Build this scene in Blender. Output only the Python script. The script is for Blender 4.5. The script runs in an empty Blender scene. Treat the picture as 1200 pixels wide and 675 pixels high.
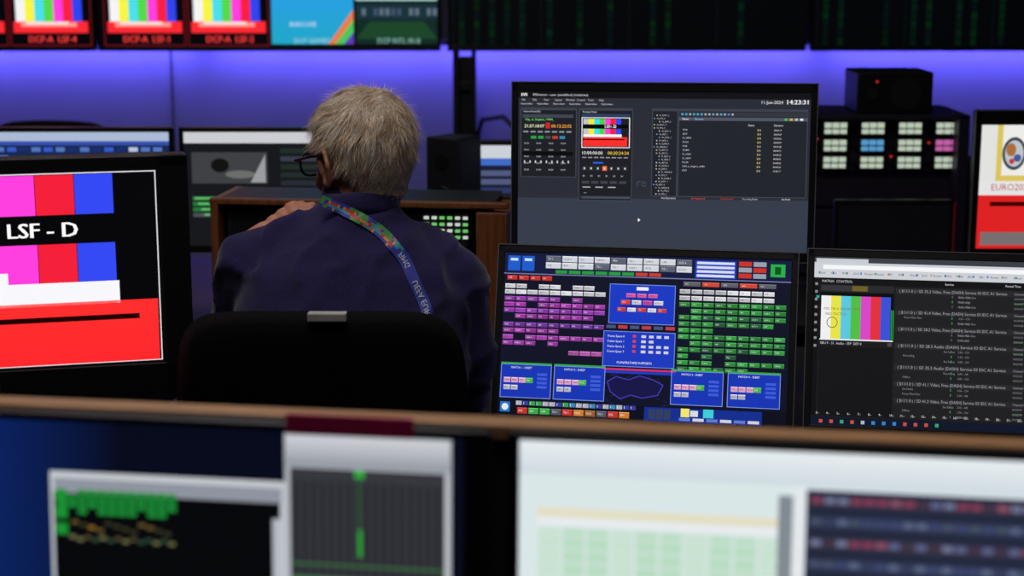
import bpy, bmesh, math, random
from mathutils import Vector, Matrix, Euler, noise
from mathutils.bvhtree import BVHTree
random.seed(7)
S = bpy.context.scene
COL = S.collection
rad = math.radians
try:
    S.view_settings.view_transform = 'Standard'
    S.view_settings.look = 'None'
except Exception:
    pass

def lin(c):
    o = []
    for v in c[:3]:
        v = v / 255.0
        o.append(v / 12.92 if v <= 0.04045 else ((v + 0.055) / 1.055) ** 2.4)
    return (o[0], o[1], o[2], 1.0)

# ------------------------------------------------------------ materials
def mat(name, rgb, rough=0.5, metal=0.0, var=0.12, scale=40, bump=0.0, spec=0.5, stretch=(1, 1, 1), sheen=0.0):
    m = bpy.data.materials.new(name); m.use_nodes = True
    nt = m.node_tree; b = nt.nodes['Principled BSDF']
    tc = nt.nodes.new('ShaderNodeTexCoord'); mp = nt.nodes.new('ShaderNodeMapping')
    mp.inputs['Scale'].default_value = stretch
    nt.links.new(tc.outputs['Object'], mp.inputs[0])
    n = nt.nodes.new('ShaderNodeTexNoise'); n.inputs['Scale'].default_value = scale
    n.inputs['Detail'].default_value = 6
    nt.links.new(mp.outputs[0], n.inputs['Vector'])
    r = nt.nodes.new('ShaderNodeValToRGB')
    c = lin(rgb)
    r.color_ramp.elements[0].position = 0.3; r.color_ramp.elements[1].position = 0.7
    r.color_ramp.elements[0].color = (c[0]*(1-var), c[1]*(1-var), c[2]*(1-var), 1)
    r.color_ramp.elements[1].color = (min(1, c[0]*(1+var)), min(1, c[1]*(1+var)), min(1, c[2]*(1+var)), 1)
    nt.links.new(n.outputs['Fac'], r.inputs[0]); nt.links.new(r.outputs[0], b.inputs['Base Color'])
    b.inputs['Roughness'].default_value = rough; b.inputs['Metallic'].default_value = metal
    b.inputs['Specular IOR Level'].default_value = spec
    if sheen: b.inputs['Sheen Weight'].default_value = sheen
    if bump:
        bp = nt.nodes.new('ShaderNodeBump'); bp.inputs['Strength'].default_value = bump
        bp.inputs['Distance'].default_value = 0.003
        nt.links.new(n.outputs['Fac'], bp.inputs['Height']); nt.links.new(bp.outputs[0], b.inputs['Normal'])
    return m

def emat(name, rgb, strength=1.0):
    m = bpy.data.materials.new(name); m.use_nodes = True
    b = m.node_tree.nodes['Principled BSDF']
    b.inputs['Base Color'].default_value = (0.01, 0.01, 0.01, 1)
    b.inputs['Emission Color'].default_value = lin(rgb); b.inputs['Emission Strength'].default_value = strength
    return m

def screen_mat(strength):
    m = bpy.data.materials.new('display_pixels'); m.use_nodes = True
    nt = m.node_tree; b = nt.nodes['Principled BSDF']
    b.inputs['Base Color'].default_value = (0.004, 0.004, 0.005, 1)
    b.inputs['Roughness'].default_value = 0.35; b.inputs['Specular IOR Level'].default_value = 0.25
    a = nt.nodes.new('ShaderNodeAttribute'); a.attribute_name = 'Col'
    nt.links.new(a.outputs['Color'], b.inputs['Emission Color'])
    b.inputs['Emission Strength'].default_value = strength
    return m

M_BLACK = mat('black_plastic', (17, 17, 20), 0.42, var=0.2, scale=150, bump=0.05)
M_DARK = mat('dark_plastic', (30, 30, 35), 0.5, var=0.2, scale=120, bump=0.05)
M_RIM = mat('grey_edge_plastic', (120, 120, 128), 0.35, metal=0.3, scale=90)
M_METAL = mat('dark_metal', (60, 60, 66), 0.35, metal=0.8, scale=60)
M_WOOD = mat('light_brown_wood', (188, 142, 102), 0.5, var=0.2, scale=9, bump=0.1, stretch=(1, 12, 12))
M_WOODD = mat('walnut_wood', (130, 76, 42), 0.45, var=0.35, scale=9, bump=0.1, stretch=(12, 12, 1.5))
M_DESK = mat('dark_laminate', (34, 32, 36), 0.5, var=0.2, scale=25)
M_FABRIC = mat('black_chair_fabric', (17, 16, 20), 0.95, var=0.4, scale=400, bump=0.4, spec=0.15)
M_FLOOR = mat('carpet', (30, 30, 38), 0.95, var=0.4, scale=200, bump=0.5)
M_WALLD = mat('dark_wall_paint', (40, 40, 52), 0.8, var=0.08, scale=6)
M_WALLB = mat('grey_wall_paint', (150, 150, 180), 0.75, var=0.06, scale=4)
M_CEIL = mat('ceiling_paint', (35, 35, 40), 0.9, var=0.08, scale=6)
M_PART = mat('partition_felt', (28, 28, 34), 0.9, var=0.2, scale=200, bump=0.2)

# ------------------------------------------------------------ mesh helpers
def add(name, me, parent=None, m=None, loc=(0, 0, 0), rot=(0, 0, 0), smooth=False):
    o = bpy.data.objects.new(name, me); COL.objects.link(o)
    o.location = loc; o.rotation_euler = rot
    if parent: o.parent = parent
    if m: me.materials.append(m)
    if smooth:
        for p in me.polygons: p.use_smooth = True
    return o

def from_bm(name, bm, **k):
    me = bpy.data.meshes.new(name); bm.to_mesh(me); bm.free()
    return add(name, me, **k)

def empty(name, loc, yaw=0, parent=None, rot=None):
    e = bpy.data.objects.new(name, None); COL.objects.link(e)
    e.location = loc; e.rotation_euler = rot or (0, 0, yaw); e.empty_display_size = 0.05
    if parent: e.parent = parent
    return e

def bm_box(bm, size, loc=(0, 0, 0), bevel=0.0, seg=2, rot=None):
    t = bmesh.new(); bmesh.ops.create_cube(t, size=1.0)
    for v in t.verts: v.co = Vector((v.co.x*size[0], v.co.y*size[1], v.co.z*size[2]))
    if bevel: bmesh.ops.bevel(t, geom=t.edges[:], offset=min(bevel, min(size)*0.45), segments=seg, affect='EDGES', profile=0.5)
    M = Matrix.Translation(Vector(loc))
    if rot: M = M @ Euler(rot).to_matrix().to_4x4()
    t.transform(M)
    me = bpy.data.meshes.new('t'); t.to_mesh(me); t.free(); bm.from_mesh(me); bpy.data.meshes.remove(me)

def box(name, size, loc, m, parent=None, bevel=0.003, rot=(0, 0, 0)):
    bm = bmesh.new(); bm_box(bm, size, (0, 0, 0), bevel)
    return from_bm(name, bm, parent=parent, m=m, loc=loc, rot=rot)

def bm_cyl(bm, r, h, loc, rot=(0, 0, 0), seg=24, r2=None):
    bmesh.ops.create_cone(bm, cap_ends=True, segments=seg, radius1=r, radius2=r if r2 is None else r2, depth=h,
                          matrix=Matrix.Translation(Vector(loc)) @ Euler(rot).to_matrix().to_4x4())

def tube(name, pts, r, m, parent=None, cyclic=False, res=3):
    cu = bpy.data.curves.new(name, 'CURVE'); cu.dimensions = '3D'; cu.bevel_depth = r; cu.bevel_resolution = res
    sp = cu.splines.new('POLY'); sp.points.add(len(pts)-1)
    for i, p in enumerate(pts): sp.points[i].co = (p[0], p[1], p[2], 1)
    sp.use_cyclic_u = cyclic
    o = bpy.data.objects.new(name, cu); COL.objects.link(o); cu.materials.append(m); cu.use_fill_caps = True
    if parent: o.parent = parent
    return o

# ------------------------------------------------------------ display canvases
_tc = {}
def text_geo(t):
    if t in _tc: return _tc[t]
    cu = bpy.data.curves.new('t', 'FONT'); cu.body = t; cu.resolution_u = 2
    ob = bpy.data.objects.new('t', cu); COL.objects.link(ob)
    dg = bpy.context.evaluated_depsgraph_get()
    me = bpy.data.meshes.new_from_object(ob.evaluated_get(dg))
    vs = [(v.co.x, v.co.y) for v in me.vertices]; fs = [list(p.vertices) for p in me.polygons]
    bpy.data.objects.remove(ob); bpy.data.curves.remove(cu); bpy.data.meshes.remove(me)
    w = max([v[0] for v in vs] or [1])
    _tc[t] = (vs, fs, w); return _tc[t]

class Cv:
    def __init__(s, W, H, bg):
        s.W = W; s.H = H; s.v = []; s.f = []; s.c = []
        s.rect(0, 0, W, H, bg, 0)
    def poly(s, pts, c, l=1, cols=None):
        n = len(s.v)
        for p in pts: s.v.append((p[0], p[1], l))
        s.f.append(list(range(n, n+len(pts))))
        s.c.append([lin(q) for q in cols] if cols else [lin(c)]*len(pts))
    def rect(s, x, y, w, h, c, l=1):
        s.poly([(x, y+h), (x+w, y+h), (x+w, y), (x, y)], c, l)
    def grad(s, x, y, w, h, ct, cb, l=1):
        s.poly([(x, y+h), (x+w, y+h), (x+w, y), (x, y)], ct, l, [cb, cb, ct, ct])
    def gradh(s, x, y, w, h, cl, cr, l=1):
        s.poly([(x, y+h), (x+w, y+h), (x+w, y), (x, y)], cl, l, [cl, cr, cr, cl])
    def frame(s, x, y, w, h, t, c, l=2):
        s.rect(x, y, w, t, c, l); s.rect(x, y+h-t, w, t, c, l); s.rect(x, y, t, h, c, l); s.rect(x+w-t, y, t, h, c, l)
    def line(s, x0, y0, x1, y1, w, c, l=2):
        d = Vector((x1-x0, y1-y0)); 
        if d.length < 1e-6: return
        d.normalize(); nx, ny = -d.y*w/2, d.x*w/2
        s.poly([(x0+nx, y0+ny), (x1+nx, y1+ny), (x1-nx, y1-ny), (x0-nx, y0-ny)], c, l)
    def circle(s, cx, cy, r, c, l=2, n=24, ry=None):
        ry = ry or r
        s.poly([(cx+r*math.cos(a*2*math.pi/n), cy-ry*math.sin(a*2*math.pi/n)) for a in range(n)], c, l)
    def text(s, t, x, y, size, c, l=4, width=None, align='L', bold=0):
        vs, fs, w = text_geo(t)
        k = size/0.7; kx = width/w if width else k*0.92
        if align == 'C': x -= w*kx/2
        if align == 'R': x -= w*kx
        for dx in ([0, bold] if bold else [0]):
            n = len(s.v)
            for a, b in vs: s.v.append((x+dx+a*kx, y+size/2-b*k, l+dx*0.01))
            for f in fs:
                s.f.append([n+i for i in f]); s.c.append([lin(c)]*len(f))
    def build(s, sw, sh, parent, strength=1.0, loc=(0, 0, 0)):
        me = bpy.data.meshes.new('screen')
        me.from_pydata([((x/s.W-0.5)*sw, -l*0.00016, (0.5-y/s.H)*sh) for x, y, l in s.v], [], s.f)
        ca = me.color_attributes.new('Col', 'FLOAT_COLOR', 'CORNER')
        buf = []
        for cs in s.c:
            for q in cs: buf.extend(q)
        ca.data.foreach_set('color', buf)
        return add('screen', me, parent=parent, m=screen_mat(strength), loc=loc)

BARS = [(190, 190, 190), (235, 230, 40), (60, 215, 225), (70, 205, 60), (255, 60, 215), (235, 30, 55), (50, 70, 235)]

def lsf_tile(c, x, y, w, h, l=1):
    bw = w*0.118
    for i, cc in enumerate(BARS):
        c.rect(x+bw*i, y, bw, h*0.2, cc, l); c.rect(x+bw*i, y+h*0.36, bw, h*0.2, cc, l)
    c.rect(x, y+h*0.56, w*0.84, h*0.11, (235, 235, 240), l)
    c.rect(x, y+h*0.66, w*0.96, h*0.34, (240, 45, 40), l)
    c.rect(x, y+h*0.73, w*0.9, h*0.04, (30, 0, 0), l+1)
    c.text('LSF - D', x+w*0.62, y+h*0.28, h*0.085, (240, 240, 240), l+1, align='C')

# ---- colour-bar grading monitor screen
cvL = Cv(400, 226, (5, 5, 7))
cvL.frame(4, 4, 392, 219, 1.3, (215, 215, 220), 1)
x0 = 51.5
for i, cc in enumerate(BARS):
    a = x0+i*42.5
    cvL.rect(a, 6, 41.8, 45, cc, 1); cvL.rect(a, 84, 41.8, 45, cc, 1)
cvL.text('LSF - D', 230, 67.5, 16.5, (245, 245, 245), 3, width=77, bold=1.4)
cvL.rect(10, 128, 341, 26, (238, 238, 242), 2)
cvL.rect(10, 115, 220, 14, (238, 238, 242), 2)
cvL.grad(10, 151, 383, 71, (252, 44, 44), (250, 38, 42), 2)
cvL.rect(351, 128, 41, 23, (5, 5, 7), 3)
cvL.rect(10, 167, 362, 6, (30, 0, 2), 3)

# ---- playout control UI
c = cvE = Cv(342, 192, (52, 58, 72))
c.rect(0, 0, 342, 126, (40, 43, 52), 1)
c.rect(0, 0, 342, 8, (18, 18, 22), 2); c.text('EVS', 3, 4.2, 3.6, (230, 230, 230), 4, bold=.4)
c.text('IPDirector - user: (workflow) (multicam)', 17, 4.2, 3, (200, 200, 205), 4)
for i, w in enumerate(['File', 'Edit', 'View', 'Layout', 'Window', 'Control', 'Tools', 'Help']): c.text(w, 4+i*13, 10.3, 2.3, (190, 190, 195))
for i in range(6): c.text('Playlist Editor', 3+i*19, 15.2, 1.9, (200, 200, 200))
c.text('11-Jun-2024', 284, 11.5, 3.8, (215, 215, 220), width=26); c.text('14:23:31', 313, 11, 5.2, (235, 235, 240), 4, bold=.3, width=26)
def panel(c, x, y, w, h, col=(28, 30, 36)):
    c.rect(x, y, w, h, col, 2); c.frame(x, y, w, h, .6, (74, 78, 88), 3); c.rect(x, y, w, 3, (58, 62, 72), 3)
panel(c, 3, 20, 66, 84); panel(c, 72, 20, 63, 112); panel(c, 158, 20, 30, 106, (32, 34, 42)); panel(c, 189, 20, 150, 106, (33, 36, 43))
c.text('Control Panel [01]', 6, 24.5, 2, (200, 200, 205)); c.text('Preview Panel', 76, 24.5, 2.2, (200, 200, 205))
c.rect(5, 28, 60, 4, (60, 66, 78), 4); c.text('Clip_to_England_10484_', 8, 34, 2.6, (120, 220, 110))
c.text('21:57:18:07', 7, 42, 3.8, (245, 240, 200), width=24); c.text('00:12:22:02', 39, 42, 3.8, (250, 170, 60), width=24); c.rect(32.5, 38, 5, 7, (190, 40, 40), 4)
for i in range(7): c.rect(6+i*8.5, 48, 6, 2.0, (130, 135, 140), 4)
for i in range(5): c.rect(15+i*8.5, 54, 6.5, 3.6, [(40, 150, 70), (40, 150, 70), (70, 70, 80), (180, 60, 40), (40, 130, 170)][i], 4)
for r in range(5):
    for i in range(4): c.text('00:00', 7+i*14.5, 63+r*8, 2.0, (170, 170, 175))
c.rect(5, 73, 60, 5, (10, 10, 13), 4)
for i in range(9): c.rect(7+i*6.5, 84, 1.4, 3, (205, 205, 205), 5)
lsf_tile(c, 77, 33, 54, 33, 4); c.frame(75, 31, 57, 37, 1, (230, 230, 235), 4); c.rect(75, 27, 57, 4.2, (45, 60, 90), 4)
c.rect(77, 39.5, 54, 4.5, (5, 5, 5), 5); c.text('LSF - D', 102, 41.8, 3.4, (255, 255, 255), 6)
c.text('10:00:00:00', 75, 74, 3.8, (230, 230, 230), width=25); c.text('00:20:24:24', 106, 74, 3.8, (240, 200, 60), width=25)
for i in range(8): c.rect(76+i*7, 79, 5, 1.2, (150, 150, 155), 4)
c.rect(89, 85, 12, 2, (40, 90, 210), 4)
for i in range(7): c.rect(76+i*8, 90, 5.5, 5.5, (46, 48, 56) if i not in (3,) else (230, 110, 50), 4); 
for i in range(7): c.rect(78+i*8, 91.7, 1.5, 2.2, (220, 220, 220), 5)
for i in range(6): c.text('I<', 77+i*9, 102, 2.4, (210, 210, 210))
for i in range(5): c.rect(76+i*11, 108, 8.5, 3.4, (60, 63, 71), 4)
for i in range(3): c.rect(77+i*15, 115, 9, 1.2, (180, 180, 185), 4)
c.text('---', 78, 122, 3, (200, 200, 200)); c.rect(76, 127, 57, 2.5, (70, 74, 86), 4)
for i in range(26):
    ind = random.choice([0, 3, 3, 6, 6])
    c.rect(160+ind, 27.4+i*3.8, 1.3, 1.3, random.choice([(190, 190, 130), (200, 200, 205), (100, 150, 210)]), 4)
    c.text('PL_' + random.choice(['FTG', 'GAME', 'VENUE', 'DAY1', 'EDIT']) + '_%d' % random.randint(1, 9), 163.5+ind, 28+i*3.8, 1.7, (190, 190, 196))
c.rect(189, 24, 150, 5, (50, 53, 62), 4)
for i in range(14): c.rect(192+i*4.5, 25.2, 2.4, 2.4, random.choice([(70, 120, 200), (160, 160, 165), (70, 160, 200)]), 5)
c.rect(189, 30, 150, 4, (76, 82, 95), 4); c.text('Name', 193, 32, 2.4, (230, 230, 230), 6); c.text('Browse', 208, 32, 2.4, (150, 190, 240), 6)
for q in range(4): c.rect(312+q*6, 30.6, 3.6, 2.6, [(70, 170, 90), (200, 170, 70), (180, 180, 185), (220, 220, 225)][q], 5)
c.text('Status', 270, 39, 2.3, (220, 220, 220)); c.text('Duration', 300, 39, 2.3, (220, 220, 220))
for i in range(11):
    y = 45+i*4.9
    c.text(random.choice(['PL01', 'PL12A', 'PL08', 'PL_NEW', 'EDIT', 'PL1804']) if i != 9 else 'PGM_to_England_10484', 194, y, 2.0, (190, 190, 196))
    c.rect(281, y-1.2, 1.8, 2.4, (160, 142, 60), 4); c.rect(284, y-1.0, .8, 2, (190, 190, 190), 4)
    c.text('00:00:%02d' % random.randint(0, 59), 300, y, 2.0, (195, 195, 200))
c.text('re', 140, 109, 11, (62, 67, 80), 3)  # faint reflection on the glass, painted in as lettering, not part of the UI
c.rect(0, 126, 342, 3.4, (42, 44, 53), 3)
c.text('Not Connected', 170, 127.8, 2, (220, 220, 220)); c.text('Not Registered', 205, 127.8, 2, (240, 60, 50)); c.text('Disconnected', 240, 127.8, 2, (220, 30, 30)); c.text('Recording Ready', 265, 127.8, 2, (180, 180, 185)); c.text('No Email', 311, 127.8, 2, (220, 220, 220))
c.poly([(143, 157), (144.6, 155.8), (145.8, 155.4), (143, 152.6)], (250, 250, 250), 4)

# ---- router / tally panel UI
c = cvM = Cv(340, 195, (16, 19, 38))
c.rect(0, 0, 340, 27, (20, 26, 60), 1)
for i in range(2): c.rect(4+i*17, 4, 15, 18, (30, 90, 200), 2); c.rect(7+i*17, 7, 9, 3, (200, 225, 250), 3)
def btn(c, x, y, w, h, col, l=2):
    c.rect(x, y, w, h, col, l)
    k = tuple(min(255, int(v*1.25)+25) for v in col); c.rect(x, y, w, .7, k, l+1)
    d = (20, 20, 25) if sum(col) > 380 else (225, 225, 230)
    c.text(random.choice(['MCR', 'PRV', 'TX 1', 'CAM 2', 'AUX 4', 'ISO', 'EVS', 'LSM']), x+w*.12, y+h*.5, h*.34, d, l+2)
for i in range(9):
    for j in range(2): btn(c, 50+i*19.5, 3+j*8, 18, 7, (205, 208, 215) if (i+j) % 4 else (90, 95, 110))
for i in range(8): c.rect(62+i*16, 20, 14, 4, (40, 150, 60) if i < 6 else (200, 60, 40), 2)
c.rect(228, 3, 48, 21, (28, 60, 190), 2)
for j in range(4): c.rect(230, 4.5+j*5, 44, 3, (210, 215, 235), 3)
for i in range(2):
    for j in range(3): c.rect(279+i*17, 3+j*7, 15, 5.5, (150, 155, 170) if (i+j) % 2 else (200, 50, 40), 2)
c.rect(316, 5, 17, 15, (40, 170, 70), 2); c.rect(321, 8, 7, 9, (10, 80, 30), 3)
c.rect(0, 25, 340, 1, (120, 130, 180), 2)
for i in range(4): btn(c, 4+i*14, 28, 12, 5, (190, 50, 40))
for i in range(5): btn(c, 215+i*22, 29, 20, 5, (200, 70, 50) if i % 2 else (90, 90, 100))
rows = [(38, 9, (215, 215, 222)), (45, 9, (205, 205, 212)), (53, 7, (135, 55, 155)), (60, 9, (150, 55, 155)), (67, 9, (140, 60, 165)), (74, 8, (140, 50, 145)), (84, 9, (110, 55, 150)), (91, 5, (150, 55, 155)), (99, 9, (155, 65, 160)), (106, 5, (150, 60, 160)), (116, 3, (175, 90, 165))]
for y, n, col in rows:
    for i in range(n):
        if random.random() < .93:
            k = random.uniform(.85, 1.08); xx = 2+i*13.6 + (80 if y == 116 else 0)
            btn(c, xx, y, 12.4, 5.0, tuple(min(255, int(v*k)) for v in col))
for r in range(13):
    y = 38+r*7.6
    n = 9 if r not in (6, 10, 12) else (3 if r == 6 else 6)
    for i in range(n):
        if random.random() < .94:
            col = (215, 215, 220) if r < 2 else (50, 145, 60)
            if r > 2 and random.random() < .12: col = (40, 100, 60)
            k = random.uniform(.8, 1.05)
            btn(c, 211+i*14, y, 12.4, 5.0, tuple(int(v*k) for v in col))
c.rect(128, 34, 78, 47, (26, 56, 190), 2); c.frame(128, 34, 78, 47, .7, (120, 150, 240), 3)
c.poly([(140, 64), (194, 64), (177, 44), (157, 44)], (20, 46, 160), 3)
for i in range(3): btn(c, 148+i*13, 45, 11, 4.5, (205, 90, 150), 4)
for i in range(4): btn(c, 142+i*13, 53, 11, 5, [(210, 60, 50), (200, 200, 210), (190, 70, 150), (200, 200, 210)][i], 4)
for i in range(5): btn(c, 138+i*12, 62, 10, 4.5, [(190, 60, 50), (210, 210, 215)][i % 2], 4)
c.rect(160, 37, 14, 4, (230, 230, 235), 4)
c.rect(123, 90, 85, 42, (28, 56, 185), 2); c.frame(123, 90, 85, 42, .7, (120, 150, 240), 3)
for j in range(4):
    c.text('Frame Space %d' % j, 128, 96+j*6, 2.6, (230, 230, 240)); c.rect(158, 94+j*6, 3.6, 3, (230, 60, 50), 4)
    for i in range(4):
        if j != 1 or i < 2: c.rect(168+i*9, 94+j*6, 5.5, 3.2, (200, 202, 220), 4)
c.text('PLAN/FEATURES SUPPORTS', 140, 127, 2.6, (240, 240, 245))
c.rect(123, 82, 86, 6.4, (12, 14, 30), 2)
for i in range(6): c.rect(126+i*14, 83, 11, 4, (180, 60, 70) if i % 2 else (70, 80, 120), 3)
c.rect(123, 134, 87, 2.4, (200, 50, 110), 3); c.rect(123, 137, 87, 3, (30, 60, 190), 3)
pts = [(130, 150), (140, 144), (155, 147), (168, 142), (184, 146), (196, 152), (190, 164), (172, 168), (158, 165), (146, 170), (134, 162)]
c.poly(pts, (22, 22, 70), 2)
for i in range(len(pts)): a = pts[i]; b = pts[(i+1) % len(pts)]; c.line(a[0], a[1], b[0], b[1], 1, (70, 60, 190), 3)
for i in range(40):
    a = random.uniform(100, 230); b = random.uniform(136, 178); c.line(a, b, a+random.uniform(-9, 9), b+random.uniform(-5, 5), .5, (40, 40, 110), 1)
for k, px in enumerate((2, 66, 205, 271)):
    c.rect(px, 134, 61, 40, (24, 52, 175), 3); c.frame(px, 134, 61, 40, .7, (130, 155, 240), 4)
    c.rect(px, 132, 61, 2.4, (50, 160, 60), 4); c.text('MATCH %d - SHEET' % (k+1), px+12, 138, 2.4, (230, 235, 245), 5)
    for i in range(3): btn(c, px+4+i*9, 150, 8, 6, (215, 160, 190), 5)
    btn(c, px+30, 150, 9, 6, (70, 170, 60), 5)
    for i in range(2): btn(c, px+4+i*9, 159, 8, 5.5, (180, 180, 195), 5)
    for i in range(4): c.rect(px+44, 144+i*5, 12, 3, (60, 90, 210), 5)
c.rect(0, 177, 340, 18, (12, 14, 28), 3)
for i in range(18): c.rect(22+i*8, 177.5, 7, 5, random.choice([(50, 60, 150), (60, 130, 180), (60, 150, 80), (170, 170, 185)]), 4); c.text('I', 23+i*8, 180, 3, (250, 250, 250), 6)
c.rect(3, 179, 12, 12, (40, 110, 190), 4); c.circle(9, 185, 4, (220, 230, 240), 5)
for i in range(10): btn(c, 24+i*13.5, 185.5, 12, 7, [(190, 50, 40), (200, 120, 40), (150, 90, 40), (80, 80, 95)][i % 4] if i not in (1, 2) else (60, 160, 70), 4)
c.rect(175, 178, 137, 16, (20, 45, 140), 4)
for i in range(3): c.rect(180+i*9, 180, 8, 12, (50, 60, 90), 5)
c.rect(218, 178, 10, 10, (235, 225, 110), 6); c.rect(229, 180, 9, 7, (210, 215, 225), 6); c.rect(244, 178, 12, 10, (60, 200, 210), 6)
for i in range(6): c.rect(216+i*16, 189, 13, 3.5, (200, 205, 215) if i % 2 else (90, 120, 200), 6)

# ---- service list UI
c = cvT = Cv(340, 195, (27, 27, 30))
c.rect(0, 0, 340, 24, (205, 208, 214), 1); c.rect(0, 0, 340, 6, (60, 62, 70), 2)
c.rect(2, 1.5, 60, 4.5, (200, 204, 212), 3); c.rect(10, 9, 300, 5, (245, 246, 248), 2)
for i in range(26): c.text(random.choice(['MON', 'Router', 'IMX', 'EBU', 'Grid']), 6+i*13, 18.5, 2.6, (70, 75, 90))
for i in range(20): c.rect(5+i*16, 16.9, 1.8, 2.6, random.choice([(60, 120, 200), (210, 160, 60), (60, 160, 90)]), 3)
c.rect(0, 24, 340, 8, (18, 18, 20), 2); c.text('MATRIX  CONTROL', 9, 28, 3, (190, 190, 195)); c.text('Service', 150, 28, 2.6, (210, 210, 215)); c.text('Parsed Time', 218, 28, 2.6, (210, 210, 215))
c.rect(0, 24, 6, 160, (16, 16, 18), 3)
for i in range(9): c.rect(1.5, 30+i*9, 3, 3, (140, 140, 150), 4)
c.rect(3, 45, 3.5, 3, (30, 170, 150), 5)
c.rect(8, 32, 84, 8, (40, 41, 45), 2); c.rect(9, 33, 34, 6, (52, 53, 58), 3)
c.rect(44, 33, 18, 6, (110, 95, 35), 3)
c.rect(8, 41, 84, 56, (10, 10, 12), 2)
for i, cc in enumerate([(240, 240, 242), (232, 228, 70), (90, 200, 225), (80, 190, 70), (215, 70, 200), (225, 50, 60), (60, 80, 215)]):
    c.rect(9+i*11.4, 45, 11.4, 50, cc, 3)
c.text('MID TRI A VISION TX 01', 12, 60, 3, (110, 110, 60), 5); c.text('RED TACTICS', 14, 66, 3, (110, 110, 60), 5)
for a in range(20):
    t0 = a/20*2*math.pi; t1 = (a+1)/20*2*math.pi
    c.line(22+6*math.cos(t0), 76+6*math.sin(t0), 22+6*math.cos(t1), 76+6*math.sin(t1), .8, (80, 80, 60), 5)
c.rect(8, 95, 84, 1.5, (240, 240, 240), 3)
for i in range(2): c.rect(89.5+i*2, 60, .9, 34, (40, 180, 60), 4)
c.text('EBU F - S1  Audio - 35F  DEV 0', 9, 100, 2.8, (200, 200, 205)); c.rect(86, 98, 5, 4, (70, 70, 76), 3)
c.rect(8, 104, 84, 80, (21, 21, 24), 2)
c.rect(94, 33, 246, 151, (32, 32, 35), 2)
y = 37; n = 0
while y < 176:
    c.rect(94, y-3, 246, 6.5, (40, 40, 44), 3)
    c.text('( $11/1.0 ) / SD %s.%d %s (DASH) Service 03 IDC A1 Service' % (random.choice(['35', '41', '28']), random.randint(1, 4), random.choice(['Video, Free', 'Audio'])), 98, y, 3.4, (155, 155, 160), width=122)
    c.text('Channel 04 Gathering', 228, y, 2.6, (140, 140, 145))
    for q in range(2 if n % 3 else 3):
        y += 5.6
        c.text(random.choice(['None Main Dev', 'Set Status', 'Recording', 'Offline']), random.choice([104, 150, 165]), y, 2.4, (130, 130, 135))
        c.rect(158, y-1.4, 1.2, 2.6, (50, 140, 70) if random.random() < .5 else (90, 90, 96), 4)
        c.text('%d.%02d - %s' % (random.randint(0, 3), random.randint(0, 9), random.choice(['AB', 'CH'])), 166, y, 2.4, (130, 130, 136))
        c.text('04:%02d:%02d' % (random.randint(0, 5), random.randint(0, 9)), 228, y, 2.4, (120, 150, 120) if random.random() < .3 else (120, 120, 126))
    y += 8; n += 1
for i in range(28): c.text('%d.-' % (i+3), 6+i*12, 181, 2.6, (220, 220, 225))
c.rect(0, 186, 340, 9, (16, 24, 44), 4)
for i in range(12): c.rect(10+i*12, 188.5, 4, 4, random.choice([(200, 80, 60), (60, 130, 200), (210, 170, 60), (180, 185, 195), (60, 160, 110)]), 5)

# ---- foreground screens
c = cvF1 = Cv(635, 357, (8, 13, 30))
c.gradh(0, 0, 200, 357, (14, 40, 108), (8, 13, 30), 1)
c.rect(108, 61, 305, 296, (205, 210, 216), 2); c.rect(113, 69, 295, 18, (150, 156, 168), 3); c.rect(112, 87, 294, 270, (8, 9, 12), 3)
for r in range(4):
    for i in range(12): 
        if random.random() < .85: c.rect(118+i*13, 82+r*8, 11.5, 6, (30, 150, 60), 4)
for i in range(3): c.rect(114, 84+i*20, 16, 14, (30, 150, 55), 4)
for i in range(12): c.rect(135+i*11, 120+(i % 4)*3, 9, 4, random.choice([(150, 110, 50), (110, 90, 50), (60, 60, 40)]), 5)
for i in range(14): c.rect(132+i*10, 138+(i % 2)*3, 8, 4, random.choice([(120, 120, 80), (90, 80, 50), (50, 80, 60)]), 5)
c.rect(396, 106, 10, 251, (190, 196, 204), 4)
c.rect(412, 3, 208, 354, (180, 184, 192), 3); c.grad(414, 5, 204, 36, (216, 219, 225), (150, 156, 166), 4)
c.rect(419, 43, 193, 314, (58, 58, 66), 4)
for i in range(17): c.rect(424+i*11, 58, 5, 130, (40, 40, 46), 5)
for i in range(17): c.rect(424+i*11, 218, 5, 120, (42, 42, 48), 5)
c.rect(419, 192, 193, 12, (50, 52, 58), 5)
c.rect(500, 43, 12, 10, (50, 180, 64), 6); c.rect(504, 48, 3.5, 100, (45, 90, 52), 6); c.rect(504, 114, 5, 32, (50, 180, 60), 6)
c.rect(419, 156, 193, 3, (60, 110, 66), 6); c.rect(419, 172, 193, 4, (76, 120, 80), 6)
c.rect(612, 43, 4, 314, (200, 204, 210), 6)
c = cvF2 = Cv(650, 366, (214, 225, 232))
c.grad(0, 0, 650, 40, (232, 238, 242), (206, 217, 224), 1)
c.rect(0, 40, 330, 326, (218, 231, 232), 1)
c.rect(22, 80, 285, 10, (228, 222, 192), 2); c.rect(22, 92, 285, 8, (234, 236, 238), 2)
for i in range(10): c.rect(24+i*29, 104, 26, 262, (184, 220, 194) if i % 3 else (200, 226, 208), 2)
for r in range(16): c.rect(22, 112+r*16, 285, 3, (206, 226, 216), 3)
c.rect(306, 52, 17, 314, (130, 138, 146), 3); c.rect(323, 40, 15, 326, (226, 232, 236), 3)
c.rect(338, 44, 312, 322, (36, 42, 62), 3)
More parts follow.
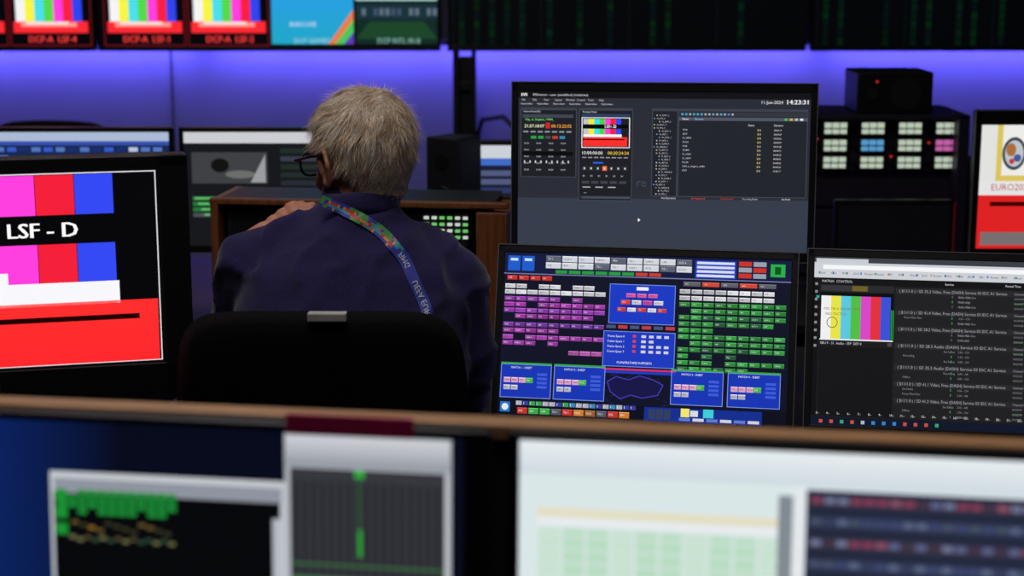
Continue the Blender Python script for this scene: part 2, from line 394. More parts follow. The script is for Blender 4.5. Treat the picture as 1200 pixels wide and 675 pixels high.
for r in range(7):
    yy = 50+r*25
    c.rect(340, yy, 308, 12, (52, 60, 88) if r % 2 else (62, 52, 70), 4)
    for i in range(20):
        if random.random() < .8: c.rect(344+i*15, yy+2, 12, 7, random.choice([(130, 60, 86), (110, 120, 150), (140, 80, 100), (90, 100, 140)]) if r in (0, 2, 4) else random.choice([(60, 70, 110), (70, 80, 100), (90, 100, 130)]), 5)
    if r == 0: c.rect(590, yy-4, 50, 7, (60, 140, 90), 6)

# ---- wall televisions (multiviewers)
def mv(kind):
    c = Cv(398, 225, (4, 5, 8))
    if kind in ('A', 'B'):
        for row in range(3):
            for i in range(4):
                x = 5+i*99; y = 3+row*74
                if kind == 'B' and i >= 2:
                    if i == 2:
                        c.grad(x-1, y, 97, 70, (40, 150, 225), (30, 160, 190), 1)
                        c.poly([(x+66, y+70), (x+96, y+70), (x+96, y+30)], (225, 120, 70), 2)
                        c.poly([(x+74, y+70), (x+96, y+70), (x+96, y+42)], (70, 190, 90), 3)
                        c.poly([(x+84, y+70), (x+96, y+70), (x+96, y+56)], (90, 60, 170), 4)
                        c.text('EURO LIVE', x+36, y+47, 5, (205, 230, 245), 5, align='C'); c.text('DCP GAMES', x+46, y+66, 6, (150, 200, 220), 5, align='C')
                    else:
                        c.rect(x, y, 97, 70, (16, 40, 36), 1); c.rect(x, y+4, 97, 16, (176, 205, 208), 2); c.rect(x, y+25, 97, 16, (26, 46, 60), 2)
                        for q in range(14): c.rect(x+q*7, y+29, 4.5, 8, random.choice([(60, 80, 100), (20, 50, 50), (90, 110, 120)]), 3)
                        c.poly([(x, y+64), (x+97, y+64), (x+80, y+44), (x+16, y+44)], (26, 66, 40), 2)
                        c.text('DCP INTL IN 8', x+50, y+66, 6, (140, 190, 180), 5, align='C')
                    continue
                bw = 11.2
                for k, cc in enumerate([(235, 235, 235), (240, 235, 60), (70, 215, 230), (80, 210, 70), (250, 60, 215), (240, 30, 60), (45, 65, 230)]):
                    c.rect(x+6+k*bw, y, bw, 46, cc, 1)
                c.rect(x+6, y+8, 78, 4, (20, 20, 20), 2)
                c.rect(x+3, y+44, 88, 13, (245, 40, 50), 3); c.rect(x+12, y+45, 66, 5, (245, 150, 140), 4); c.rect(x+18, y+44.5, 50, 2.5, (245, 235, 235), 5)
                c.text('DCP-A  LSF-%d' % (i+1), x+48, y+64, 7.5, (235, 60, 60), 5, align='C', bold=.5)
                c.frame(x-1, y-1, 96, 73, 1, (120, 20, 30), 2)
    else:
        for i in range(4):
            for k in range(5):
                xx = 10+i*99+k*17
                if random.random() < .55: 
                    for q in range(22): c.rect(xx, 4+q*10, 6, 8.5, (3, random.randint(16, 38), random.randint(12, 22)), 1)
            c.rect(3+i*99, 0, .8, 225, (12, 20, 26), 2)
        for j in (74, 149): c.rect(0, j, 398, .8, (14, 22, 28), 2)
    return c

# ---- distant desk screens
cvA = Cv(400, 226, (30, 45, 90))
cvA.rect(0, 0, 400, 18, (190, 205, 235), 1); cvA.rect(0, 18, 400, 8, (60, 90, 190), 1)
for i in range(16): cvA.rect(8+i*24, 30, 18, 9, random.choice([(200, 215, 240), (60, 100, 220), (90, 130, 210), (30, 50, 120)]), 2)
for r in range(10):
    for i in range(10): cvA.rect(8+i*39, 46+r*17, 34, 12, random.choice([(40, 80, 190), (25, 45, 110), (90, 120, 190)]), 2)
cvB = Cv(400, 226, (26, 27, 32))
cvB.rect(0, 0, 400, 22, (225, 226, 232), 1)
cvB.rect(14, 40, 150, 62, (70, 72, 76), 1); cvB.circle(70, 66, 18, (20, 20, 20), 2, ry=14); cvB.circle(110, 84, 30, (120, 122, 118), 2, ry=8); cvB.poly([(130, 100), (160, 100), (160, 44)], (170, 172, 176), 3)
for r in range(4): cvB.rect(14, 128+r*11, 160, 8, (40, 130, 60) if r < 3 else (80, 90, 90), 2); cvB.rect(18+r*6, 130+r*11, 60, 3, (120, 220, 130), 3)
for r in range(12): cvB.rect(190, 32+r*16, 195, 10, random.choice([(45, 48, 58), (60, 66, 80), (38, 50, 46)]), 2)
cvC = Cv(400, 226, (30, 34, 60))
cvC.rect(0, 0, 400, 26, (225, 230, 240), 1); cvC.rect(0, 26, 400, 14, (70, 120, 220), 1)
for r in range(10): cvC.rect(10, 50+r*17, 380, 11, random.choice([(50, 60, 110), (90, 100, 140)]), 2)
cvR = Cv(400, 226, (226, 226, 222))
cvR.rect(30, 0, 340, 130, (218, 196, 90), 1); cvR.rect(40, 0, 60, 92, (236, 236, 232), 2)
cvR.circle(62, 52, 22, (60, 70, 80), 3, ry=30); cvR.circle(62, 52, 17, (190, 196, 202), 4, ry=24); cvR.circle(56, 45, 9, (170, 110, 60), 5, ry=12); cvR.circle(68, 60, 7, (70, 90, 150), 5); cvR.circle(58, 66, 5, (190, 60, 60), 6)
cvR.rect(0, 102, 400, 26, (228, 228, 228), 3); cvR.text('EURO2024', 22, 113, 12, (190, 60, 50), 5, width=76)
cvR.rect(0, 128, 400, 98, (222, 34, 36), 3); cvR.rect(22, 140, 340, 8, (60, 0, 0), 4); cvR.rect(8, 196, 380, 24, (120, 110, 112), 4)
cvO = Cv(300, 200, (7, 6, 10))

# ------------------------------------------------------------ room
box('floor', (7.4, 8.6, 0.1), (0, 2.1, -0.05), M_FLOOR, bevel=0)
box('ceiling', (7.4, 8.6, 0.1), (0, 2.1, 3.25), M_CEIL, bevel=0)
box('wall_back', (7.4, 0.1, 3.2), (0, 6.2, 1.6), M_WALLB, bevel=0)
box('wall_front', (7.4, 0.1, 3.2), (0, -2.15, 1.6), M_WALLD, bevel=0)
box('wall_left', (0.1, 8.25, 3.2), (-3.65, 2.025, 1.6), M_WALLD, bevel=0)
box('wall_right', (0.1, 8.25, 3.2), (3.65, 2.025, 1.6), M_WALLD, bevel=0)
box('baseboard_back', (7.2, 0.015, 0.1), (0, 6.142, 0.05), M_DARK)
for i, x in enumerate((-2.42, -1.22, 2.4)):
    box('trim_%d' % (i+1), (0.006, 0.006, 3.0), (x, 6.148, 1.6), mat('panel_joint', (60, 60, 75), 0.7), bevel=0)

# ------------------------------------------------------------ monitor
def monitor(name, x, y, zc, yaw, tilt, w, h, bez, canvas, desk=0.75, strength=1.0, rim=True, neck_y=0.06, base=(0.24, 0.16), thick=0.03, logo=None):
    """bez=(left,right,top,bottom)"""
    root = empty(name, (x, y, desk), yaw)
    H = zc-desk
    pan = empty('panel', (0, 0, H), parent=root, rot=(-tilt, 0, 0))
    bm = bmesh.new()
    bm_box(bm, (w, thick, h), (0, 0.002+thick/2, 0), 0.006, 3)
    bm_box(bm, (w*0.6, 0.02, h*0.55), (0, thick+0.009, -0.01), 0.008, 3)
    l, r, t, b = bez
    bm_box(bm, (l, 0.008, h), (-w/2+l/2, 0.0005, 0), 0.0015)
    bm_box(bm, (r, 0.008, h), (w/2-r/2, 0.0005, 0), 0.0015)
    bm_box(bm, (w, 0.008, t), (0, 0.0005, h/2-t/2), 0.0015)
    bm_box(bm, (w, 0.008, b), (0, 0.0005, -h/2+b/2), 0.0015)
    from_bm('housing', bm, parent=pan, m=M_BLACK)
    if rim:
        bm = bmesh.new(); e = 0.0018
        bm_box(bm, (e, 0.012, h), (-w/2, 0.001, 0)); bm_box(bm, (e, 0.012, h), (w/2, 0.001, 0))
        bm_box(bm, (w, 0.012, e), (0, 0.001, h/2)); bm_box(bm, (w, 0.012, e), (0, 0.001, -h/2))
        from_bm('edge_rim', bm, parent=pan, m=M_RIM)
    sw = w-l-r; sh = h-t-b
    canvas.build(sw, sh, pan, strength, loc=((l-r)/2, 0.0005, (b-t)/2))
    if logo:
        cv = Cv(60, 12, (14, 14, 16)); cv.text(logo, 30, 6, 7, (150, 150, 155), 1, align='C')
        o = cv.build(0.09, 0.018, pan, 0.5, loc=(-0.02, -0.0038, -h/2+b/2)); o.name = 'logo'
    bm = bmesh.new()
    bm_box(bm, (0.05, 0.022, H+0.02), (0, neck_y, (H+0.02)/2), 0.005)
    bm_box(bm, (0.07, neck_y-0.02, 0.07), (0, (neck_y+0.03)/2, H), 0.005)
    bm_box(bm, (base[0], base[1], 0.012), (0, neck_y-0.02, 0.006), 0.004)
    from_bm('stand', bm, parent=root, m=M_DARK)
    return root

monitor('computer_monitor', 0.298, 3.36, 1.226, -rad(5), rad(4), 0.600, 0.352, (0.013, 0.013, 0.018, 0.02), cvE, neck_y=0.12, base=(0.24, 0.14), strength=1.1)
monitor('computer_monitor', 0.252, 3.2, 0.927, -rad(10), rad(17), 0.580, 0.345, (0.013, 0.013, 0.015, 0.012), cvM, strength=1.05)
monitor('computer_monitor', 0.840, 3.107, 0.935, -rad(9), rad(17), 0.575, 0.345, (0.013, 0.013, 0.015, 0.012), cvT)
monitor('broadcast_monitor', -0.88, 2.767, 1.117, rad(14), 0, 0.69, 0.41, (0.05, 0.047, 0.019, 0.055), cvL, rim=False, thick=0.05, neck_y=0.09, logo='SONY', strength=1.1)
fm = monitor('computer_monitor', -0.288, 1.59, 1.049, -rad(8.8), rad(3), 0.54, 0.325, (0.012, 0.026, 0.007, 0.02), cvF1, rim=False, neck_y=0.05, base=(0.24, 0.10), thick=0.02, strength=.9)
box('label_strip', (0.125, 0.004, 0.020), (0.134, -0.0055, 0.325/2+0.0015), mat('magenta_tape', (205, 25, 105), 0.6), fm.children[0], 0.001)
monitor('computer_monitor', 0.262, 1.510, 1.049, -rad(8.8), rad(3), 0.54, 0.325, (0.011, 0.011, 0.007, 0.02), cvF2, rim=False, neck_y=0.05, base=(0.24, 0.10), thick=0.02, strength=1.0)
monitor('computer_monitor', -1.175, 4.5, 1.03, 0, 0, 0.56, 0.335, (0.012, 0.012, 0.012, 0.02), cvA, rim=False, strength=.8)
monitor('computer_monitor', -0.60, 4.5, 1.03, 0, 0, 0.56, 0.335, (0.012, 0.012, 0.012, 0.02), cvB, rim=False, strength=.8)
monitor('computer_monitor', 0.165, 4.5, 0.995, 0, 0, 0.555, 0.335, (0.012, 0.012, 0.012, 0.02), cvC, rim=False, strength=.8)
monitor('computer_monitor', 1.41, 4.15, 1.095, 0, 0, 0.565, 0.36, (0.016, 0.016, 0.035, 0.02), cvR, rim=True, strength=1.0)
dm = monitor('computer_monitor', 0.962, 4.25, 0.92, 0, 0, 0.30, 0.24, (0.01, 0.01, 0.01, 0.012), cvO, rim=False, strength=.8)
bm = bmesh.new(); bm_box(bm, (0.003, 0.01, 0.23), (0.15, -0.004, 0)); from_bm('red_edge', bm, parent=dm.children[0], m=mat('red_plastic', (190, 40, 45), 0.4))

# ------------------------------------------------------------ wall televisions
def tv(x, w, canvas, s=1.0):
    root = empty('wall_television', (x, 6.0, 1.31+0.35))
    bm = bmesh.new(); bm_box(bm, (w, 0.045, 0.70), (0, 0.024, 0), 0.006, 3)
    for a in ((w, 0.008, 0.012, 0, 0.344), (w, 0.008, 0.012, 0, -0.344)): bm_box(bm, (a[0], a[1], a[2]), (a[3], 0.0, a[4]), 0.002)
    for q in (-1, 1): bm_box(bm, (0.01, 0.008, 0.70), (q*(w/2-0.005), 0, 0), 0.002)
    from_bm('housing', bm, parent=root, m=M_BLACK)
    canvas.build(w-0.02, 0.676, root, s)
    box('wall_bracket', (0.4, 0.102, 0.3), (0, 0.098, 0), M_METAL, root)
tv(-2.045, 1.19, mv('A'), 1.1); tv(-0.845, 1.19, mv('B'), 1.1); tv(0.40, 1.25, mv('D'), .9); tv(1.665, 1.25, mv('D'), .9)
root = empty('equipment_post', (-0.16, 5.85, 0))
bm = bmesh.new()
bm_box(bm, (0.022, 0.05, 1.34), (-0.03, 0, 0.67), 0.003); bm_box(bm, (0.016, 0.05, 1.34), (0.03, 0, 0.67), 0.003)
bm_box(bm, (0.05, 0.006, 1.30), (0, 0.02, 0.65), 0.001)
bm_box(bm, (0.25, 0.3, 0.02), (0, 0, 0.01), 0.004)
for z in (0.4, 0.8, 1.02, 1.2): bm_box(bm, (0.06, 0.02, 0.03), (0, 0, z), 0.003)
from_bm('frame', bm, parent=root, m=M_DARK)

# ------------------------------------------------------------ desks
def desk(name, x, y, w, d, yaw, zt=0.75, m=M_DESK):
    root = empty(name, (x, y, 0), yaw)
    box('top', (w, d, 0.03), (0, 0, zt-0.015), m, root, 0.005)
    for s in (-1, 1): box('side_panel', (0.03, d*0.9, zt-0.03), (s*(w/2-0.04), 0, (zt-0.03)/2), M_DARK, root)
    box('modesty_panel', (w-0.12, 0.02, 0.35), (0, d/2-0.06, zt-0.205), M_DARK, root)
    return root
desk('control_desk', -0.0, 1.395, 2.5, 0.52, -rad(8.8))
desk('control_desk', 0.53, 3.49, 2.4, 0.82, -rad(9))
desk('control_desk', -1.08, 2.86, 0.8, 0.6, rad(14))
desk('control_desk', -0.1, 4.60, 4.4, 0.94, 0)

root = empty('desk_partition', (0, 1.695, 0), -rad(8.8))
box('felt_panel', (2.6, 0.022, 1.166), (0, 0.0, 0.583), M_PART, root)
box('wooden_cap', (2.6, 0.034, 0.018), (0, 0.0, 1.175), M_WOOD, root, 0.003)

# ------------------------------------------------------------ wooden console with rack panels
root = empty('wooden_equipment_console', (-0.344, 3.75, 0.75), -rad(6.5))
Wc, Hc, Dc = 0.672, 0.36, 0.22
box('side_left', (0.018, Dc, Hc), (-Wc/2+0.009, Dc/2, Hc/2), M_WOODD, root)
bm = bmesh.new(); bm_box(bm, (0.07, Dc, Hc-0.02), (Wc/2-0.035, Dc/2, Hc/2-0.01), 0.003)
from_bm('side_right', bm, parent=root, m=M_WOODD)
box('top', (Wc-0.038, Dc-0.02, 0.012), (-0.018, Dc/2+0.01, Hc-0.007), M_DARK, root)
box('top_front_edge', (Wc+0.004, 0.022, 0.014), (0, 0.011, Hc-0.005), M_WOODD, root)
box('back', (Wc-0.02, 0.012, Hc-0.02), (0, Dc-0.008, Hc/2), M_DARK, root)
bm = bmesh.new()
for j in range(4):
    for q, (xx, ww) in enumerate(((-0.175, 0.26), (0.11, 0.27))): bm_box(bm, (ww, 0.15, 0.078), (xx, 0.10, 0.045+j*0.084), 0.003)
from_bm('rack_units', bm, parent=root, m=M_DARK)
bm = bmesh.new()
for i in range(26):
    for j in range(9): bm_cyl(bm, 0.0025, 0.004, (-0.29+i*0.0088, 0.024, 0.275+j*0.0075), (rad(90), 0, 0), 8)
from_bm('speaker_holes', bm, parent=root, m=mat('grille_black', (3, 3, 4), 0.8))
kg = emat('lit_key_green', (110, 200, 110), 0.9); kw = emat('lit_key_white', (205, 215, 205), 0.9); kr = emat('lit_key_red', (230, 40, 40), 0.9)
bg, bw = bmesh.new(), bmesh.new()
for i in range(6):
    for j in range(4):
        t = bg if (i*3+j*5) % 4 < 2 else bw
        bm_box(t, (0.011, 0.006, 0.0065), (0.152+i*0.0175, 0.022, 0.280+j*0.0145), 0.001)
from_bm('lit_keys_green', bg, parent=root, m=kg); from_bm('lit_keys_white', bw, parent=root, m=kw)
bm = bmesh.new()
for i in range(5): bm_cyl(bm, 0.007, 0.012, (0.0+i*0.022, 0.02, 0.31), (rad(90), 0, 0), 16)
from_bm('knobs', bm, parent=root, m=M_METAL)

root = empty('keyboard', (-0.36, 3.50, 0.75), -rad(9))
bm = bmesh.new(); bm_box(bm, (0.36, 0.12, 0.014), (0, 0, 0.007), 0.004)
for i in range(15):
    for j in range(5): bm_box(bm, (0.019, 0.018, 0.006), (-0.161+i*0.023, -0.045+j*0.0225, 0.016), 0.0015)
from_bm('keys', bm, parent=root, m=M_DARK)

# ------------------------------------------------------------ rear right rack
root = empty('equipment_rack', (0.978, 4.60, 0.75))
bm = bmesh.new()
bm_box(bm, (0.012, 0.3, 0.47), (-0.246, 0.15, 0.235), 0.002); bm_box(bm, (0.03, 0.3, 0.47), (0.243, 0.15, 0.235), 0.002)
bm_box(bm, (0.50, 0.3, 0.012), (0, 0.15, 0.465), 0.002); bm_box(bm, (0.50, 0.3, 0.012), (0, 0.15, 0.006), 0.002)
bm_box(bm, (0.48, 0.2, 0.15), (0, 0.17, 0.385), 0.002); bm_box(bm, (0.48, 0.2, 0.09), (0, 0.19, 0.255), 0.002); bm_box(bm, (0.48, 0.2, 0.18), (0, 0.19, 0.11), 0.002)
from_bm('case', bm, parent=root, m=mat('rack_steel', (44, 38, 60), 0.5, metal=0.2, scale=80))
cols = {'w': emat('key_white', (186, 200, 180), .95), 'b': emat('key_blue', (90, 160, 210), .9), 'p': emat('key_pink', (200, 100, 170), .9), 'd': M_BLACK}
bms = {k: bmesh.new() for k in cols}
for i in range(5):
    for j in range(3):
        k = 'w'
        if (i, j) == (2, 1): k = 'b'
        if (i, j) == (4, 1): k = 'p'
        X = -0.195+i*0.102; Z = 0.334+j*0.047
        bm_box(bms['d'], (0.085, 0.01, 0.042), (X, 0.067, Z), 0.002)
        for q in (-1, 0, 1): bm_box(bms[k], (0.018, 0.008, 0.014), (X+q*0.021, 0.060, Z+0.009), 0.001); bm_box(bms[k], (0.018, 0.008, 0.012), (X+q*0.021, 0.060, Z-0.008), 0.001)
for k in cols: from_bm('keys_'+k, bms[k], parent=root, m=cols[k])
bm = bmesh.new()
for i in range(4):
    for j in range(3): bm_cyl(bm, 0.006, 0.02, (-0.144+i*0.102, 0.06, 0.334+j*0.047), (rad(90), 0, 0), 14)
from_bm('knobs', bm, parent=root, m=M_METAL)
bm = bmesh.new()
for p in ((-0.144, 0.40), (0.06, 0.352), (0.162, 0.39)): bm_box(bm, (0.005, 0.006, 0.004), (p[0], 0.055, p[1]))
from_bm('red_leds', bm, parent=root, m=kr)
root = empty('intercom_speaker', (1.034, 4.62, 1.221))
bm = bmesh.new(); bm_box(bm, (0.205, 0.18, 0.113), (0, 0.09, 0.0575), 0.006, 3); from_bm('case', bm, parent=root, m=M_BLACK)
bm = bmesh.new(); bm_cyl(bm, 0.042, 0.008, (0.03, 0.0, 0.055), (rad(90), 0, 0), 28); bm_cyl(bm, 0.014, 0.012, (-0.06, 0.0, 0.055), (rad(90), 0, 0), 20)
from_bm('driver_grille', bm, parent=root, m=M_DARK)
bm = bmesh.new(); bm_box(bm, (0.005, 0.004, 0.005), (-0.05, -0.002, 0.088)); from_bm('red_led', bm, parent=root, m=kr)

root = empty('studio_speaker', (-0.178, 4.32, 0.75), rad(-35))
bm = bmesh.new(); bm_box(bm, (0.105, 0.10, 0.44), (0, 0.05, 0.22), 0.006, 3); from_bm('cabinet', bm, parent=root, m=M_DARK)
bm = bmesh.new(); bm_cyl(bm, 0.04, 0.008, (0, 0.0, 0.28), (rad(90), 0, 0), 32, 0.034); bm_cyl(bm, 0.02, 0.008, (0, 0.0, 0.38), (rad(90), 0, 0), 24)
from_bm('drivers', bm, parent=root, m=M_METAL)

tube('cable', [(-0.12, 5.86, 1.02), (-0.10, 5.7, 1.10), (-0.03, 5.5, 1.13), (0.06, 5.3, 1.06), (0.1, 5.1, 0.95), (0.1, 4.95, 0.76)], 0.008, M_BLACK)

# ------------------------------------------------------------ office chair
def chair(x, y, yaw, ztop, wid, label=False):
    root = empty('office_chair', (x, y, 0), yaw)
    zb = 0.60; n, mrow = 28, 22
    bm = bmesh.new(); grid = {}
    for side in (0, 1):
        for j in range(mrow+1):
            for i in range(n+1):
                u = i/n*2-1; v = j/mrow*2-1
                p = 7.0
                L = (abs(u)**p+abs(v)**p)**(1/p) if (u or v) else 0
                mx = max(abs(u), abs(v))
                k = mx/L if L else 1
                uu, vv = u*k, v*k
                ww = wid/2*(1 - 0.05*abs(vv+0.1)**2)
                X = uu*ww; Z = (zb+ztop)/2+vv*(ztop-zb)/2 - 0.008*uu*uu*(vv > 0.5)
                edge = max(0, 1-mx**6)
                Y = 0.045*uu*uu + (-0.035 if side == 0 else 0.035)*(edge**0.5)*(0.55 if side == 0 else 1)
                Y += -0.03*vv
                grid[side, i, j] = bm.verts.new((X, Y, Z))
        for j in range(mrow):
            for i in range(n):
                f = [grid[side, i, j], grid[side, i+1, j], grid[side, i+1, j+1], grid[side, i, j+1]]
                bm.faces.new(f if side == 0 else f[::-1])
    bmesh.ops.remove_doubles(bm, verts=bm.verts, dist=0.0008)
    from_bm('backrest', bm, parent=root, m=M_FABRIC, loc=(0, 0, 0), smooth=True)
    bm = bmesh.new(); bm_box(bm, (wid*1.02, 0.46, 0.08), (0, 0.27, 0.43), 0.035, 5); from_bm('seat', bm, parent=root, m=M_FABRIC, smooth=True)
    bm = bmesh.new()
    bm_box(bm, (0.07, 0.02, 0.42), (0, -0.045, 0.58), 0.006); bm_box(bm, (0.07, 0.30, 0.02), (0, 0.10, 0.38), 0.005)
    bm_box(bm, (0.18, 0.2, 0.04), (0, 0.25, 0.375), 0.01)
    bm_cyl(bm, 0.028, 0.28, (0, 0.25, 0.23)); bm_cyl(bm, 0.045, 0.06, (0, 0.25, 0.10))
    for a in range(5):
        t = a*2*math.pi/5+0.3
        bm_box(bm, (0.28, 0.04, 0.025), (0.15*math.cos(t), 0.25+0.15*math.sin(t), 0.085), 0.006, rot=(0, 0, t))
        bm_cyl(bm, 0.03, 0.022, (0.28*math.cos(t), 0.25+0.28*math.sin(t), 0.03), (rad(90), 0, t), 18)
        bm_cyl(bm, 0.008, 0.05, (0.28*math.cos(t), 0.25+0.28*math.sin(t), 0.06))
    from_bm('base_frame', bm, parent=root, m=M_DARK)
    if label:
        box('label_tag', (0.062, 0.02, 0.014), (0.019, -0.045, ztop-0.006), mat('paper_label', (190, 188, 186), 0.7), root, 0.002)
    return root
chair(-0.313, 2.70, 0, 1.092, 0.488, True)
chair(-1.47, 5.45, rad(170), 1.12, 0.46)
chair(1.5, 5.5, rad(185), 1.0, 0.46)

# ------------------------------------------------------------ the man
M_SKIN = mat('skin', (215, 148, 122), 0.5, var=0.12, scale=60, bump=0.08)
M_JACKET = mat('navy_fleece', (40, 35, 84), 0.9, var=0.25, scale=300, bump=0.3, spec=0.2, sheen=0.2)
M_TROUS = mat('dark_trousers', (28, 28, 34), 0.9, var=0.2, scale=200, bump=0.2)
M_SHOE = mat('black_leather', (18, 17, 17), 0.4, scale=60, bump=0.1)
man = empty('seated_man', (-0.29, 2.98, 0))
def mp(o):
    o.parent = man; o.matrix_parent_inverse = Matrix.Translation((0.29, -2.98, 0)); return o

_us = {}
def unit_sphere(seg):
    if seg not in _us:
        b = bmesh.new(); bmesh.ops.create_uvsphere(b, u_segments=seg, v_segments=seg-4, radius=1)
        b.verts.index_update()
        _us[seg] = ([v.co.copy() for v in b.verts], [[v.index for v in f.verts] for f in b.faces]); b.free()
    return _us[seg]
class G:
    def __init__(s): s.v = []; s.f = []
    def mesh(s, name):
        me = bpy.data.meshes.new(name); me.from_pydata(s.v, [], s.f); return me
def blob(g, c, r, pre=None, rot=None, seg=14):
    if isinstance(r, (int, float)): r = (r, r, r)
    M = Matrix.Translation(Vector(c))
    if rot: M = M @ Euler(rot).to_matrix().to_4x4()
    M = M @ Matrix.Diagonal((r[0], r[1], r[2], 1))
    if pre: M = pre @ M
    vs, fs = unit_sphere(seg); n = len(g.v)
    g.v.extend([M @ v for v in vs]); g.f.extend([[n+i for i in f] for f in fs])
def chainb(g, pts, pre=None, seg=12):
    for (a, ra), (b, rb) in zip(pts, pts[1:]):
        a = Vector(a); b = Vector(b); n = max(2, int((b-a).length/(min(ra, rb)*0.35)))
        for i in range(n+1):
            t = i/n; blob(g, a.lerp(b, t), ra+(rb-ra)*t, pre, seg=seg)
def remeshed(name, g, voxel, m, it=6):
    me = g.mesh('tmp')
    o = bpy.data.objects.new('tmp', me); COL.objects.link(o)
    r = o.modifiers.new('r', 'REMESH'); r.mode = 'VOXEL'; r.voxel_size = voxel
    s = o.modifiers.new('s', 'SMOOTH'); s.iterations = it; s.factor = 0.5
    dg = bpy.context.evaluated_depsgraph_get()
    nm = bpy.data.meshes.new_from_object(o.evaluated_get(dg)); nm.name = name
    bpy.data.objects.remove(o); bpy.data.meshes.remove(me)
    nm.materials.clear()
    return add(name, nm, m=m, smooth=True)

g = G()
T = [(-.29, 2.95, .54, .185, .135), (-.29, 2.95, .66, .19, .14), (-.29, 2.955, .80, .198, .145), (-.29, 2.97, .92, .21, .145),
     (-.288, 2.985, 1.02, .212, .135), (-.285, 3.0, 1.085, .195, .115), (-.282, 3.015, 1.135, .15, .088), (-.278, 3.025, 1.175, .10, .072), (-.272, 3.03, 1.200, .066, .062)]
for a, b in zip(T, T[1:]):
    for i in range(5):
        t = i/5; q = [a[k]+(b[k]-a[k])*t for k in range(5)]
        blob(g, q[:3], (q[3], q[4], 0.05), seg=28)
blob(g, T[-1][:3], (.064, .06, .025), seg=20)
chainb(g, [((-.33, 3.02, 1.165), .045), ((-.40, 3.03, 1.138), .052), ((-.468, 3.04, 1.100), .068)])
chainb(g, [((-.22, 3.02, 1.16), .045), ((-.16, 3.03, 1.118), .052), ((-.108, 3.03, 1.072), .068)])
chainb(g, [((-.470, 3.03, 1.096), .070), ((-.488, 3.07, 1.00), .066), ((-.500, 3.20, .835), .055), ((-.500, 3.235, .812), .050)])
chainb(g, [((-.500, 3.235, .812), .050), ((-.492, 3.225, .95), .047), ((-.482, 3.212, 1.085), .035)])
chainb(g, [((-.106, 3.03, 1.070), .069), ((-.092, 3.03, .96), .065), ((-.095, 3.10, .835), .054), ((-.10, 3.15, .812), .049)])
chainb(g, [((-.10, 3.15, .812), .049), ((-.14, 3.26, .808), .044), ((-.18, 3.34, .800), .034)])
jacket = remeshed('fleece_jacket', g, 0.009, M_JACKET, 8)
for v in jacket.data.vertices:
    p = v.co.copy(); nrm = v.normal
    q = Vector((p.x*7+p.z*3, p.y*5, p.z*11-p.x*4))
    f = noise.noise(q)
    gg = 1-abs(noise.noise(Vector((p.x*9-p.z*7, p.y*6, p.z*9+p.x*10))+Vector((3, 1, 7))))
    v.co = p + nrm*(0.006*f + 0.011*(gg**6-0.3) + 0.0015*noise.noise(p*40))
mp(jacket)
bvh = BVHTree.FromPolygons([v.co.copy() for v in jacket.data.vertices], [list(p.vertices) for p in jacket.data.polygons])

bm = bmesh.new()
C0 = Vector((-.272, 3.03, 1.212)); ns = 40
prof = [(.066, -.02), (.070, .0), (.067, .018), (.061, .026), (.056, .018), (.054, -.02)]
rings = []
for i in range(ns):
    a = 2*math.pi*i/ns
    dip = -0.03*max(0, math.sin(a))
    rings.append([bm.verts.new(C0+Vector((math.cos(a)*r*1.04, math.sin(a)*r, z+dip+0.003*math.sin(3*a)))) for r, z in prof])
for i in range(ns):
    A = rings[i]; B = rings[(i+1) % ns]
    for k in range(len(prof)): bm.faces.new((A[k], B[k], B[(k+1) % len(prof)], A[(k+1) % len(prof)]))
bmesh.ops.recalc_face_normals(bm, faces=bm.faces)
mp(from_bm('collar', bm, m=M_JACKET, smooth=True))

g = G()
blob(g, (-.29, 2.955, .545), (.175, .13, .078), seg=24)
for s in (-1, 1):
    chainb(g, [((-.29+s*.085, 2.98, .555), .088), ((-.29+s*.12, 3.36, .560), .066), ((-.29+s*.12, 3.40, .53), .062), ((-.29+s*.12, 3.43, .12), .048)])
mp(remeshed('trousers', g, 0.012, M_TROUS, 6))
g = G()
for s in (-1, 1):
    X = -.29+s*.13
    chainb(g, [((X, 3.42, .05), .045), ((X+s*.01, 3.52, .045), .042), ((X+s*.015, 3.60, .036), .034)]); blob(g, (X, 3.43, .09), (.045, .05, .05))
mp(remeshed('shoes', g, 0.008, M_SHOE, 4))

# head
HM = Matrix.Translation((-.274, 3.065, 1.287)) @ Matrix.Rotation(rad(42), 4, 'Z') @ Matrix.Rotation(rad(-10), 4, 'X')
g = G()
def hb(c, r, **k): blob(g, c, r, pre=HM, **k)
hb((0, -.014, .030), (.079, .099, .085), seg=30); hb((0, -.03, -.005), (.069, .071, .068), seg=24)
hb((0, .028, -.012), (.064, .06, .076), seg=24); hb((0, .036, -.062), (.052, .048, .042), seg=20); hb((0, .068, -.088), (.024, .018, .018))
for s in (-1, 1):
    hb((s*.034, .062, -.03), (.023, .02, .024)); hb((s*.05, .03, -.065), (.016, .03, .028))
    hb((s*.012, .100, -.026), (.009, .010, .008))
    hb((s*.081, -.006, -.008), (.008, .018, .030), rot=(rad(-12), 0, s*rad(-22)))
    chainb(g, [((s*.086, -.018, -.030), .0055), ((s*.093, -.028, -.004), .0055), ((s*.093, -.024, .018), .0055), ((s*.088, -.006, .028), .005), ((s*.082, .008, .018), .0045)], pre=HM)
    hb((s*.084, -.008, -.036), (.007, .010, .010))
    chainb(g, [((s*.012, .083, .026), .010), ((s*.034, .082, .032), .011), ((s*.052, .066, .026), .010)], pre=HM)
chainb(g, [((0, .086, .018), .009), ((0, .100, -.004), .010), ((0, .110, -.022), .012)], pre=HM)
chainb(g, [((-.022, .082, -.054), .005), ((0, .090, -.051), .0065), ((.022, .082, -.054), .005)], pre=HM)
